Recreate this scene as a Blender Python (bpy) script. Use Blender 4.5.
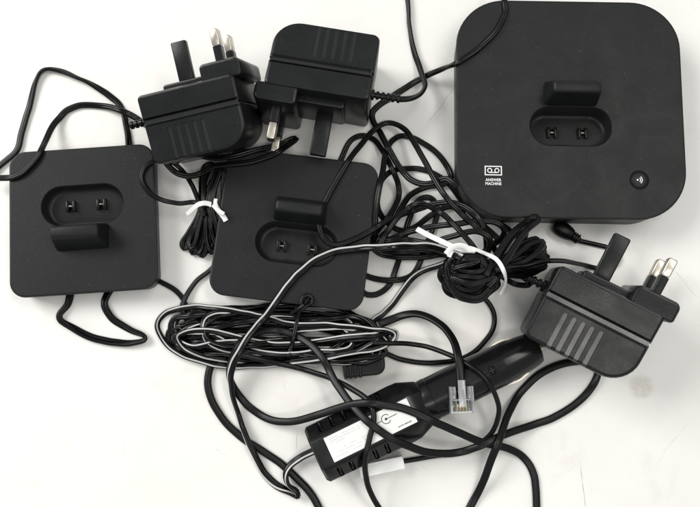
import bpy, bmesh, math, random
import numpy as np
from mathutils import Vector, Matrix

random.seed(7)
rng = np.random.default_rng(7)
R = math.radians
MM = 0.001
for o in list(bpy.data.objects):
    bpy.data.objects.remove(o)
scn = bpy.context.scene
col = scn.collection

# ------------------------------------------------------------------ camera
DIST, TILT, FPX = 0.40, R(9.0), 800.0          # metres, lean back from straight down, focal length in photo pixels
CAM = Vector((0, -DIST * math.sin(TILT), DIST * math.cos(TILT)))
cd = bpy.data.cameras.new('camera'); cam = bpy.data.objects.new('camera', cd); col.objects.link(cam)
cam.location = CAM; cam.rotation_euler = (TILT, 0, 0)
cd.sensor_width = 36; cd.lens = 36 * FPX / 700; cd.clip_start = 0.01; cd.clip_end = 20
scn.camera = cam
FW = Vector((0, math.sin(TILT), -math.cos(TILT))); UP = Vector((0, math.cos(TILT), math.sin(TILT)))
def P(x, y, z=0.0):
    """photo pixel -> point at height z (metres) above the table"""
    d = FW + Vector((1, 0, 0)) * ((x - 350) / FPX) + UP * ((253.5 - y) / FPX)
    k = (z - CAM.z) / d.z
    return CAM + d * k

# ------------------------------------------------------------------ light of the room, plus one added lamp for glints
w = bpy.data.worlds.new('World'); scn.world = w; w.use_nodes = True
bg = w.node_tree.nodes['Background']; bg.inputs[0].default_value = (0.96, 0.98, 1.0, 1); bg.inputs[1].default_value = 0.47
def area(name, loc, size, power, colr, target=(0, 0, 0)):
    l = bpy.data.lights.new(name, 'AREA'); l.shape = 'RECTANGLE'; l.size, l.size_y = size
    l.energy = power; l.color = colr
    o = bpy.data.objects.new(name, l); col.objects.link(o); o.location = loc
    o.rotation_euler = (Vector(target) - Vector(loc)).to_track_quat('-Z', 'Y').to_euler()
area('window_light', (-1.9, 1.0, 1.9), (1.4, 1.2), 60, (1.0, 0.99, 0.97))
area('overhead_light', (0.75, 0.40, 1.9), (1.2, 0.3), 10, (1.0, 0.97, 0.92))
area('overhead_light', (0.12, -0.72, 1.9), (0.8, 0.3), 6, (1.0, 0.97, 0.92))  # added lamp, never in view, placed so one adapter's polished slots glint
vs = scn.view_settings
vs.view_transform = 'Standard'; vs.look = 'None'; vs.exposure = 0.16; vs.gamma = 1.0; vs.use_curve_mapping = False
scn.render.engine = 'CYCLES'

# ------------------------------------------------------------------ materials
def newmat(name):
    m = bpy.data.materials.new(name); m.use_nodes = True
    nt = m.node_tree; b = nt.nodes['Principled BSDF']
    return m, nt, b
def nd(nt, typ, **kw):
    n = nt.nodes.new(typ)
    for k, v in kw.items():
        setattr(n, k, v)
    return n
def lk(nt, a, b): nt.links.new(a, b)
def plastic(name, c, rough, grain=0.25, gscale=2200, dust=0.0, spec=0.5, var=0.25, sheen=0.07):
    m, nt, b = newmat(name)
    tc = nd(nt, 'ShaderNodeTexCoord')
    n1 = nd(nt, 'ShaderNodeTexNoise'); n1.inputs['Scale'].default_value = gscale; n1.inputs['Detail'].default_value = 2
    lk(nt, tc.outputs['Object'], n1.inputs['Vector'])
    bp = nd(nt, 'ShaderNodeBump'); bp.inputs['Strength'].default_value = grain; bp.inputs['Distance'].default_value = 0.00008
    lk(nt, n1.outputs['Fac'], bp.inputs['Height']); lk(nt, bp.outputs['Normal'], b.inputs['Normal'])
    n2 = nd(nt, 'ShaderNodeTexNoise'); n2.inputs['Scale'].default_value = 60; n2.inputs['Detail'].default_value = 8; n2.inputs['Roughness'].default_value = 0.65; n2.inputs['Distortion'].default_value = 0.6
    lk(nt, tc.outputs['Object'], n2.inputs['Vector'])
    mr = nd(nt, 'ShaderNodeMapRange'); mr.inputs['From Min'].default_value = 0.3; mr.inputs['From Max'].default_value = 0.7
    mr.inputs['To Min'].default_value = rough - sheen; mr.inputs['To Max'].default_value = rough + sheen
    lk(nt, n2.outputs['Fac'], mr.inputs['Value']); lk(nt, mr.outputs['Result'], b.inputs['Roughness'])
    mx = nd(nt, 'ShaderNodeMix', data_type='RGBA')
    mx.inputs[6].default_value = (c[0] * (1 - var), c[1] * (1 - var), c[2] * (1 - var), 1)
    mx.inputs[7].default_value = (c[0] * (1 + var), c[1] * (1 + var), c[2] * (1 + var), 1)
    lk(nt, n2.outputs['Fac'], mx.inputs[0])
    out = mx.outputs[2]
    if dust:
        n3 = nd(nt, 'ShaderNodeTexNoise'); n3.inputs['Scale'].default_value = 640; n3.inputs['Detail'].default_value = 3
        lk(nt, tc.outputs['Object'], n3.inputs['Vector'])
        m3 = nd(nt, 'ShaderNodeMapRange'); m3.inputs['From Min'].default_value = 0.685; m3.inputs['From Max'].default_value = 0.78
        m3.inputs['To Max'].default_value = dust
        lk(nt, n3.outputs['Fac'], m3.inputs['Value'])
        m4 = nd(nt, 'ShaderNodeMix', data_type='RGBA'); m4.inputs[7].default_value = (0.3, 0.3, 0.28, 1)
        lk(nt, m3.outputs['Result'], m4.inputs[0]); lk(nt, out, m4.inputs[6]); out = m4.outputs[2]
    lk(nt, out, b.inputs['Base Color'])
    b.inputs['Specular IOR Level'].default_value = spec
    return m
def metal(name, c, rough):
    m, nt, b = newmat(name)
    b.inputs['Base Color'].default_value = (*c, 1); b.inputs['Metallic'].default_value = 1
    tc = nd(nt, 'ShaderNodeTexCoord'); n = nd(nt, 'ShaderNodeTexNoise'); n.inputs['Scale'].default_value = 300
    lk(nt, tc.outputs['Object'], n.inputs['Vector'])
    mr = nd(nt, 'ShaderNodeMapRange'); mr.inputs['To Min'].default_value = rough * .6; mr.inputs['To Max'].default_value = rough * 1.5
    lk(nt, n.outputs['Fac'], mr.inputs['Value']); lk(nt, mr.outputs['Result'], b.inputs['Roughness'])
    return m
M = {}
M['dock'] = plastic('satin black plastic', (0.0084, 0.0092, 0.0092), 0.45, 0.6, 1100, 0.12, 0.22, var=0.12, sheen=0.08)
M['well'] = plastic('black moulded plastic', (0.0140, 0.0145, 0.0142), 0.40, 0.1, 1800, 0.10, 0.24)
M['pit'] = plastic('deep black plastic', (0.0025, 0.0025, 0.0025), 0.6, 0.0, spec=0.12)
M['contact'] = plastic('gloss black contact block', (0.002, 0.002, 0.002), 0.25, 0.0, spec=0.2)
M['adapter'] = plastic('charcoal adapter plastic', (0.0084, 0.0090, 0.0094), 0.31, 0.5, 1100, 0.08, 0.25, var=0.15, sheen=0.08)
M['gloss'] = plastic('polished black plastic', (0.0085, 0.009, 0.0093), 0.25, 0.0, dust=0.05, spec=0.55)
M['shiny'] = plastic('shiny black plastic', (0.005, 0.005, 0.0052), 0.23, 0.12, 900, 0.08, 0.28)
M['cable'] = plastic('black cable sheath', (0.0022, 0.0022, 0.0022), 0.27, 0.05, 900, 0.04, 0.24)
M['cord'] = plastic('soft black cord sheath', (0.0032, 0.0032, 0.0033), 0.38, 0.08, 900, 0.04, 0.25)
M['stripe'] = plastic('white cable stripe', (0.46, 0.46, 0.45), 0.4, 0.0, var=0.15)
M['white'] = plastic('white plastic', (0.85, 0.85, 0.835), 0.4, 0.05, var=0.02)
M['paper'] = plastic('white twist tie', (0.78, 0.78, 0.75), 0.65, 0.5, 700, var=0.1)
M['print'] = plastic('white print', (0.75, 0.75, 0.74), 0.5, 0.0, var=0.03)
M['label'] = plastic('label paper', (0.74, 0.74, 0.72), 0.5, 0.05, var=0.05)
M['ink'] = plastic('black ink', (0.02, 0.02, 0.02), 0.5, 0.0)
M['faint_ink'] = plastic('faint grey ink', (0.60, 0.60, 0.59), 0.5, 0.0)
M['steel'] = metal('nickel plating', (0.55, 0.51, 0.44), 0.33)
M['gold'] = metal('gold contact', (0.75, 0.55, 0.25), 0.25)
m, nt, b = newmat('clear plastic')
b.inputs['Base Color'].default_value = (0.93, 0.95, 0.95, 1); b.inputs['Roughness'].default_value = 0.12
b.inputs['Transmission Weight'].default_value = 0.8; b.inputs['IOR'].default_value = 1.42
tc = nd(nt, 'ShaderNodeTexCoord'); n = nd(nt, 'ShaderNodeTexNoise'); n.inputs['Scale'].default_value = 700
lk(nt, tc.outputs['Object'], n.inputs['Vector'])
bp = nd(nt, 'ShaderNodeBump'); bp.inputs['Strength'].default_value = 0.2; bp.inputs['Distance'].default_value = 0.0001
lk(nt, n.outputs['Fac'], bp.inputs['Height']); lk(nt, bp.outputs['Normal'], b.inputs['Normal'])
M['clear'] = m

# white laminate with wear: blotches, specks, a round stain and a few scratches
m, nt, b = newmat('white laminate')
geo = nd(nt, 'ShaderNodeNewGeometry'); pos = geo.outputs['Position']
def math_(op, a, bb=None, clamp=False):
    n = nd(nt, 'ShaderNodeMath', operation=op); n.use_clamp = clamp
    for i, v in enumerate((a, bb)):
        if v is None: continue
        if isinstance(v, (int, float)): n.inputs[i].default_value = v
        else: lk(nt, v, n.inputs[i])
    return n.outputs[0]
def noise(scale, detail=4, rough=0.6, dist=0.0):
    n = nd(nt, 'ShaderNodeTexNoise'); n.inputs['Scale'].default_value = scale; n.inputs['Detail'].default_value = detail
    n.inputs['Roughness'].default_value = rough; n.inputs['Distortion'].default_value = dist
    lk(nt, pos, n.inputs['Vector']); return n.outputs['Fac']
def ramp(v, a, c, lo=0.0, hi=1.0):
    n = nd(nt, 'ShaderNodeMapRange'); n.interpolation_type = 'SMOOTHSTEP'
    n.inputs['From Min'].default_value = a; n.inputs['From Max'].default_value = c
    n.inputs['To Min'].default_value = lo; n.inputs['To Max'].default_value = hi
    lk(nt, v, n.inputs['Value']); return n.outputs['Result']
def mixc(f, a, c):
    n = nd(nt, 'ShaderNodeMix', data_type='RGBA')
    lk(nt, f, n.inputs[0])
    if isinstance(a, tuple): n.inputs[6].default_value = a
    else: lk(nt, a, n.inputs[6])
    n.inputs[7].default_value = c
    return n.outputs[2]
c0 = mixc(ramp(noise(7, 5), 0.35, 0.7), (0.775, 0.767, 0.738, 1), (0.725, 0.715, 0.675, 1))
c0 = mixc(ramp(noise(38, 6, 0.7, 0.6), 0.55, 0.75, 0, 0.34), c0, (0.60, 0.58, 0.53, 1))
c0 = mixc(ramp(noise(115, 7, 0.75, 1.5), 0.60, 0.72, 0, 0.22), c0, (0.50, 0.48, 0.43, 1))
c0 = mixc(ramp(noise(330, 3), 0.70, 0.78, 0, 0.5), c0, (0.40, 0.38, 0.34, 1))
sep = nd(nt, 'ShaderNodeSeparateXYZ'); lk(nt, pos, sep.inputs[0])
def stain(px, py, rad, colr, amt):
    global c0
    q = P(px, py)
    d = nd(nt, 'ShaderNodeVectorMath', operation='DISTANCE'); lk(nt, pos, d.inputs[0]); d.inputs[1].default_value = q
    wob = math_('MULTIPLY', math_('SUBTRACT', noise(160, 3), 0.5), rad * 0.35)
    f = ramp(math_('ADD', d.outputs['Value'], wob), rad * 0.6, rad * 1.15, 1, 0)
    f = math_('MULTIPLY', f, ramp(noise(520, 4, 0.7), 0.30, 0.62, amt * 0.35, amt))
    c0 = mixc(f, c0, colr)
stain(641, 387, 0.0062, (0.47, 0.42, 0.35, 1), 0.5)
stain(655, 214, 0.004, (0.55, 0.50, 0.42, 1), 0.3)
def scratch(x0, y0, x1, y1, wd, amt):
    global c0
    a, bb = P(x0, y0), P(x1, y1); d = (bb - a); L = d.length; d.normalize()
    lx = math_('ADD', math_('MULTIPLY', math_('SUBTRACT', sep.outputs[0], a.x), d.x), math_('MULTIPLY', math_('SUBTRACT', sep.outputs[1], a.y), d.y))
    ly = math_('SUBTRACT', math_('MULTIPLY', math_('SUBTRACT', sep.outputs[1], a.y), d.x), math_('MULTIPLY', math_('SUBTRACT', sep.outputs[0], a.x), d.y))
    ly = math_('ABSOLUTE', math_('ADD', ly, math_('MULTIPLY', math_('SUBTRACT', noise(70, 2), 0.5), 0.003)))
    f = math_('MULTIPLY', ramp(ly, wd * 0.3, wd, 1, 0), math_('MULTIPLY', ramp(lx, 0, L * .2), ramp(lx, L * .8, L, 1, 0)))
    f = math_('MULTIPLY', f, ramp(noise(260, 3), 0.35, 0.6, amt * .3, amt))
    c0 = mixc(f, c0, (0.33, 0.31, 0.27, 1))
MARKS = [(random.uniform(5, 690), random.uniform(5, 500)) for _ in range(9)]
for s in [(x, y, x + random.uniform(-28, 28), y + random.uniform(-28, 28), .0002, .3) for x, y in MARKS] + [(581, 458, 586, 512, .0003, .8), (455, 86, 426, 126, .0003, .55), (298, 430, 297, 452, .00025, .5), (298, 398, 297, 455, .0002, .3),
          (216, 447, 228, 458, .0003, .4), (672, 268, 700, 300, .00025, .5), (123, 432, 124, 462, .0002, .35), (282, 375, 286, 392, .0002, .4),
          (652, 470, 690, 420, .0002, .3), (60, 420, 110, 395, .0002, .15), (425, 280, 412, 300, .0002, .3)]:
    scratch(*s)
lk(nt, c0, b.inputs['Base Color'])
lk(nt, ramp(noise(45, 5), 0.3, 0.7, 0.34, 0.5), b.inputs['Roughness'])
bp = nd(nt, 'ShaderNodeBump'); bp.inputs['Strength'].default_value = 0.15; bp.inputs['Distance'].default_value = 0.0002
lk(nt, noise(420, 3), bp.inputs['Height']); lk(nt, bp.outputs['Normal'], b.inputs['Normal'])
b.inputs['Specular IOR Level'].default_value = 0.35
M['table'] = m

# ------------------------------------------------------------------ mesh helpers
def finish(name, me, mat, parent=None, angle=35):
    me.polygons.foreach_set('use_smooth', [True] * len(me.polygons))
    me.set_sharp_from_angle(angle=R(angle))
    mats = mat if isinstance(mat, (list, tuple)) else [mat]
    if not me.materials:
        for k in mats: me.materials.append(M[k])
    o = bpy.data.objects.new(name, me); col.objects.link(o)
    if parent is not None: o.parent = parent
    return o
def from_bm(name, bm, mat, parent=None, angle=35):
    bmesh.ops.recalc_face_normals(bm, faces=bm.faces)
    me = bpy.data.meshes.new(name); bm.to_mesh(me); bm.free()
    return finish(name, me, mat, parent, angle)
def thing(name, label, cat, loc=(0, 0, 0), rot=(0, 0, 0), group=None):
    o = bpy.data.objects.new(name, None); col.objects.link(o); o.empty_display_size = 0.01
    o.location = loc; o.rotation_euler = rot
    return tag(o, label, cat, group)
def tag(o, label, cat, group=None):
    o['label'] = label; o['category'] = cat
    if group: o['group'] = group
    return o
def rrect(x0, x1, y0, y1, r, seg=6):
    """rounded rectangle outline, r one radius or four (lower left, lower right, upper right, upper left)"""
    rs = r if isinstance(r, (list, tuple)) else [r] * 4
    pts = []
    for (cx, cy, a, q) in ((x0, y0, 180, rs[0]), (x1, y0, 270, rs[1]), (x1, y1, 0, rs[2]), (x0, y1, 90, rs[3])):
        ox = cx + (q if cx == x0 else -q); oy = cy + (q if cy == y0 else -q)
        n = max(1, seg if q > 0 else 0)
        for i in range(n + 1):
            t = R(a + 90 * i / n)
            pts.append((ox + q * math.cos(t), oy + q * math.sin(t)))
    out = []
    for p in pts:
        if not out or (abs(p[0] - out[-1][0]) + abs(p[1] - out[-1][1])) > 1e-7: out.append(p)
    if abs(out[0][0] - out[-1][0]) + abs(out[0][1] - out[-1][1]) < 1e-7: out.pop()
    return out
def inset(pts, d):
    n = len(pts); out = []
    for i in range(n):
        a, p, c = pts[i - 1], pts[i], pts[(i + 1) % n]
        e1 = Vector((p[0] - a[0], p[1] - a[1])).normalized(); e2 = Vector((c[0] - p[0], c[1] - p[1])).normalized()
        nn = Vector((-e1.y - e2.y, e1.x + e2.x)); nn.normalize()
        k = max(0.4, nn.dot(Vector((-e1.y, e1.x))))
        out.append((p[0] + nn.x * d / k, p[1] + nn.y * d / k))
    return out
def loft(bm, rings, cap0=True, cap1=True):
    vr = [[bm.verts.new(p) for p in r] for r in rings]
    n = len(vr[0])
    for a, c in zip(vr, vr[1:]):
        for i in range(n):
            bm.faces.new((a[i], a[(i + 1) % n], c[(i + 1) % n], c[i]))
    if cap0: bm.faces.new(vr[0][::-1])
    if cap1: bm.faces.new(vr[-1])
    return vr
def prism(bm, prof, lo, hi, bev=0.0, axis='z'):
    """prism over outline prof (a, b) between lo(b) and hi(b) with softened rims"""
    f0 = lo if callable(lo) else (lambda v: lo); f1 = hi if callable(hi) else (lambda v: hi)
    def put(a, c, t):
        return {'z': (a, c, t), 'y': (a, t, c), 'x': (t, a, c)}[axis]
    rings = []
    steps = [(bev, 0), (bev * .3, bev * .3), (0, bev)] if bev else [(0, 0)]
    if bev: steps = [(bev + .25 * MM, 0)] + steps
    for d, h in steps: rings.append([put(a, c, f0(c) + h) for a, c in (inset(prof, d) if d else prof)])
    for d, h in reversed(steps): rings.append([put(a, c, f1(c) - h) for a, c in (inset(prof, d) if d else prof)])
    return loft(bm, rings)
def box(bm, x0, x1, y0, y1, z0, z1, bev=0.0, seg=2):
    t = bmesh.new(); bmesh.ops.create_cube(t, size=1)
    for v in t.verts:
        v.co = ((x0 + x1) / 2 + v.co.x * (x1 - x0), (y0 + y1) / 2 + v.co.y * (y1 - y0), (z0 + z1) / 2 + v.co.z * (z1 - z0))
    if bev: bmesh.ops.bevel(t, geom=list(t.edges), offset=bev, segments=seg, profile=0.5, affect='EDGES')
    me = bpy.data.meshes.new('tmp'); t.to_mesh(me); t.free(); bm.from_mesh(me); bpy.data.meshes.remove(me)
def lathe(bm, prof, axis='x', seg=28):
    """rings from (position along axis, radius)"""
    rings = []
    for a, r in prof:
        ring = []
        for i in range(seg):
            t = 2 * math.pi * i / seg
            u, v = r * math.cos(t), r * math.sin(t)
            ring.append({'x': (a, u, v), 'y': (v, a, u), 'z': (u, v, a)}[axis])
        rings.append(ring)
    return loft(bm, rings)
def boolean(o, cutters):
    for c in cutters:
        md = o.modifiers.new('cut', 'BOOLEAN'); md.operation = 'DIFFERENCE'; md.object = c; md.solver = 'EXACT'
    dg = bpy.context.evaluated_depsgraph_get()
    me = bpy.data.meshes.new_from_object(o.evaluated_get(dg))
    old = o.data; o.modifiers.clear(); o.data = me; bpy.data.meshes.remove(old)
    me.polygons.foreach_set('use_smooth', [True] * len(me.polygons)); me.set_sharp_from_angle(angle=R(35))
    for c in cutters: bpy.data.objects.remove(c)
def text_mesh(name, s, size, width, loc, mat, parent, bold=0.0):
    cu = bpy.data.curves.new('t', 'FONT'); cu.body = s; cu.size = 1; cu.align_x = 'CENTER'; cu.align_y = 'CENTER'; cu.offset = bold
    cu.extrude = 0.02
    o = bpy.data.objects.new('t', cu); col.objects.link(o)
    me = bpy.data.meshes.new_from_object(o.evaluated_get(bpy.context.evaluated_depsgraph_get()))
    bpy.data.objects.remove(o)
    xs = [v.co.x for v in me.vertices]; ys = [v.co.y for v in me.vertices]
    cx, cy = (min(xs) + max(xs)) / 2, (min(ys) + max(ys)) / 2
    kx, ky = width / (max(xs) - min(xs)), size / (max(ys) - min(ys))
    for v in me.vertices:
        v.co = (loc[0] + (v.co.x - cx) * kx, loc[1] + (v.co.y - cy) * ky, loc[2] + v.co.z * 0.002)
    return finish(name, me, mat, parent)
def ringband(bm, r0, r1, z0, z1, a0=0, a1=360, cx=0, cy=0, seg=32):
    """flat ring or arc with thickness"""
    full = (a1 - a0) >= 360; n = seg
    secs = []
    for i in range(n if full else n + 1):
        t = R(a0 + (a1 - a0) * i / n); c, s = math.cos(t), math.sin(t)
        secs.append([bm.verts.new((cx + r * c, cy + r * s, z)) for r, z in ((r0, z0), (r1, z0), (r1, z1), (r0, z1))])
    for i in range(n):
        a, c = secs[i], secs[(i + 1) % len(secs)]
        for k in range(4): bm.faces.new((a[k], a[(k + 1) % 4], c[(k + 1) % 4], c[k]))
    if not full:
        bm.faces.new(secs[0][::-1]); bm.faces.new(secs[-1])
def sc(*v): return [x * MM for x in v]

# ------------------------------------------------------------------ height field used to lay cables over what they cross
GX, GY, GS = 0.24, 0.19, 0.0005
NX, NY = int(2 * GX / GS), int(2 * GY / GS)
XX, YY = np.meshgrid((np.arange(NX) + .5) * GS - GX, (np.arange(NY) + .5) * GS - GY, indexing='ij')
SOLID = {}
def solid_rect(key, c, rz, x0, x1, y0, y1, h):
    dx, dy = XX - c[0], YY - c[1]; cs, sn = math.cos(rz), math.sin(rz)
    u, v = dx * cs + dy * sn, -dx * sn + dy * cs
    m = (u > x0) & (u < x1) & (v > y0) & (v < y1)
    a = SOLID.get(key, np.zeros((NX, NY))); hh = h(u, v) if callable(h) else h
    SOLID[key] = np.where(m, np.maximum(a, hh), a)

# ------------------------------------------------------------------ table
bm = bmesh.new(); box(bm, -0.6, 0.6, -0.45, 0.45, -0.03, 0.0, 0.002)
t = from_bm('table_top', bm, 'table'); t['kind'] = 'structure'

# ------------------------------------------------------------------ charging docks and answering machine
def cradle(root, H, d0, d1, sx, sy, rad, wx, wy, sgn, deckmat='dock', edge=0.8):
    """shell with stadium-shaped well, leaning rest and contacts; all in mm. sgn=+1 rest on +y side"""
    bm = bmesh.new()
    out = rrect(-sx / 2, sx / 2, -sy / 2, sy / 2, rad, 14)
    def ring(d, z): return [(a * MM, c * MM, z * MM) for a, c in (inset(out, d) if d else out)]
    rings = [ring(2.2, 0.0), ring(1.5, 0.5), ring(1.3, 1.4), ring(0.35, H - 3), ring(0, H - edge), ring(edge * .3, H - edge * .3), ring(edge, H), ring(edge + .3, H)]
    vr = loft(bm, rings, True, False)
    well = rrect(wx - 20.3, wx + 20.3, wy - 10.2, wy + 10.2, 10.2, 12)
    well = [p for p in well]
    wr = [bm.verts.new((a * MM, c * MM, H * MM)) for a, c in well]
    we = [bm.edges.new((wr[i], wr[(i + 1) % len(wr)])) for i in range(len(wr))]
    oe = [bm.edges.get((vr[-1][i], vr[-1][(i + 1) % len(out)])) for i in range(len(out))]
    bmesh.ops.triangle_fill(bm, edges=oe + we, use_beauty=True)
    def floor(c): return H - (d0 + d1) / 2 - (d1 - d0) / 2 * sgn * (c - wy) / 10.2
    prev = wr
    for d, k in ((0.35, 0.25), (0.6, 0.9)):
        cur = [bm.verts.new((a * MM, c * MM, (H - k) * MM)) for a, c in inset(well, d)]
        for i in range(len(cur)): bm.faces.new((prev[i], prev[(i + 1) % len(cur)], cur[(i + 1) % len(cur)], cur[i]))
        prev = cur
    shell = from_bm('shell', bm, deckmat, root)
    bm = bmesh.new()
    r0 = [(a * MM, c * MM, (H - 0.9) * MM) for a, c in inset(well, 0.6)]
    r1 = [(a * MM, c * MM, (floor(c) + 1.6) * MM) for a, c in inset(well, 0.9)]
    r2 = [(a * MM, c * MM, (floor(c) + .4) * MM) for a, c in inset(well, 1.6)]
    r3 = [(a * MM, c * MM, floor(c) * MM) for a, c in inset(well, 2.9)]
    r4 = [(a * MM, c * MM, floor(c) * MM) for a, c in inset(well, 3.3)]
    vr_ = loft(bm, [r0, r1, r2, r3, r4], False, True)
    bmesh.ops.poke(bm, faces=[f for f in bm.faces if len(f.verts) > 8])
    bmesh.ops.reverse_faces(bm, faces=bm.faces)
    me = bpy.data.meshes.new('well'); bm.to_mesh(me); bm.free(); wl = finish('well', me, 'well', root, 50)
    # leaning rest
    bm = bmesh.new()
    pr = [(9.6, -d1 + .5), (10.4, 2.0), (12.6, 13.6), (18.3, 13.2), (22.5, 0.2), (22.5, -4.5)]
    rows = []
    for (yy, zz) in pr:
        hw = 13.2 - 0.13 * max(0, zz)
        rows.append([bm.verts.new(((wx + s * hw) * MM, (wy + sgn * yy) * MM, (H + zz) * MM)) for s in (-1, 1)])
    n = len(rows)
    for i in range(n): bm.faces.new((rows[i][0], rows[i][1], rows[(i + 1) % n][1], rows[(i + 1) % n][0]))
    bm.faces.new([r[0] for r in rows]); bm.faces.new([r[1] for r in rows][::-1])
    bmesh.ops.recalc_face_normals(bm, faces=bm.faces)
    bmesh.ops.bevel(bm, geom=list(bm.edges), offset=1.7 * MM, segments=4, profile=0.5, affect='EDGES', clamp_overlap=True)
    from_bm('handset_rest', bm, deckmat, root, 40)
    for s in (-1, 1):
        cx, cy = wx + s * 7.6, wy - sgn * 1.0
        z = floor(cy)
        bm = bmesh.new(); box(bm, *sc(cx - 1.5, cx + 1.5, cy - 2.2, cy + 2.2, z - 1.2, z + 0.12), 0.0002)
        c = from_bm('contact', bm, 'pit', wl)
        bm = bmesh.new()
        for q in (-1, 1):
            x = cx + q * 1.65
            box(bm, *sc(x - 0.75, x + 0.75, cy - 2.7, cy + 2.7, z - .4, z + 2.1), 0.0004)
        box(bm, *sc(cx - 1.3, cx + 1.3, cy - .8, cy + .8, z - .4, z + 1.7), 0.0003)
        from_bm('contact_guard', bm, 'contact', root)
        bm = bmesh.new(); box(bm, *sc(cx - .9, cx + .9, cy - .2, cy + .2, z + .4, z + 1.95), 0.0002)
        from_bm('contact_spring', bm, 'steel', root)
    return shell
def place_on(px, py, z):
    q = P(px, py, z); return (q.x, q.y, 0)

HB = 20.0
loc = place_on(570.0, 107.2, HB * MM); rz = R(-1.0)
base = thing('answering_machine_base', 'large square black answering machine base with rounded corners and one round button', 'telephone base', loc, (0, 0, rz))
SX, SY = 111.0, 111.0
cradle(base, HB, 7.0, 11.0, SX, SY, 24.5, 0.3, -9.6, 1)
solid_rect('base', loc, rz, -SX / 2 * MM, SX / 2 * MM, -SY / 2 * MM, SY / 2 * MM, HB * MM)
def local(px, py, z=HB * MM):
    q = P(px, py, z) - Vector(loc); return Matrix.Rotation(-rz, 3, 'Z') @ q
q = local(639.3, 180)
bm = bmesh.new(); ringband(bm, *sc(3.75, 4.75, HB - .3, HB + .06), cx=q.x, cy=q.y, seg=40)
bt = from_bm('button_ring', bm, 'pit', base)
bm = bmesh.new(); rg = []
for r_, z_ in ((3.72, HB - .2), (3.72, HB + .12), (3.5, HB + .28), (2.4, HB + .32)):
    rg.append([(q.x + r_ * MM * math.cos(R(9 * i)), q.y + r_ * MM * math.sin(R(9 * i)), z_ * MM) for i in range(40)])
loft(bm, rg); bt = from_bm('button', bm, 'dock', base)
bm = bmesh.new(); zt = HB + .34
ringband(bm, *sc(0.0001, .45, zt - .05, zt + .03), cx=q.x - .9 * MM, cy=q.y, seg=14)
ringband(bm, *sc(1.05, 1.4, zt - .05, zt + .03), -52, 52, q.x - .7 * MM, q.y, 12)
ringband(bm, *sc(1.85, 2.2, zt - .05, zt + .03), -52, 52, q.x - .7 * MM, q.y, 14)
from_bm('locate_symbol', bm, 'print', bt)
q = local(493.3, 170.6)
bm = bmesh.new(); X, Y, z0, z1 = q.x / MM, q.y / MM, HB - .05, HB + .04
hw, hh, s_ = 4.15, 2.35, .5
box(bm, *sc(X - hw, X + hw, Y + hh - s_, Y + hh, z0, z1)); box(bm, *sc(X - hw, X + hw, Y - hh, Y - hh + s_, z0, z1))
box(bm, *sc(X - hw, X - hw + s_, Y - hh + s_, Y + hh - s_, z0, z1)); box(bm, *sc(X + hw - s_, X + hw, Y - hh + s_, Y + hh - s_, z0, z1))
for s in (-1, 1): ringband(bm, *sc(.78, 1.22, z0, z1 + .004), cx=(X + s * 1.75) * MM, cy=(Y + .1) * MM, seg=24)
box(bm, *sc(X - 1.75, X + 1.75, Y - 1.12, Y - .70, z0, z1 + .008))
from_bm('tape_symbol', bm, 'print', base)
q = local(493.4, 179.8); text_mesh('lettering', 'ANSWER', 1.42 * MM, 7.7 * MM, (q.x, q.y, HB * MM), 'print', base, 0.02)
q = local(493.4, 183.6); text_mesh('lettering', 'MACHINE', 1.42 * MM, 7.7 * MM, (q.x, q.y, HB * MM), 'print', base, 0.02)

HD = 13.0
def dock(px, py, rz, sgn, label, key, sx, sy, wx, wy):
    loc = place_on(px, py, HD * MM)
    d = thing('charging_dock', label, 'charging dock', loc, (0, 0, rz), 'handset charging docks')
    cradle(d, HD, 5.5, 9.5, sx, sy, 8.0, wx, wy, sgn)
    solid_rect(key, loc, rz, -sx / 2 * MM, sx / 2 * MM, -sy / 2 * MM, sy / 2 * MM, HD * MM)
    return d
dock(82.5, 219.5, R(4.0), -1, 'square black handset charging dock with bare top, cables looping out from its plain edge', 'dock1', 71.5, 72.5, 0.0, 7.4)
dock(294.5, 228.0, R(-7.0), 1, 'square black handset charging dock with cables lying across its top and tied coil against it', 'dock2', 75.0, 73.5, 2.0, -7.6)

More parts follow.
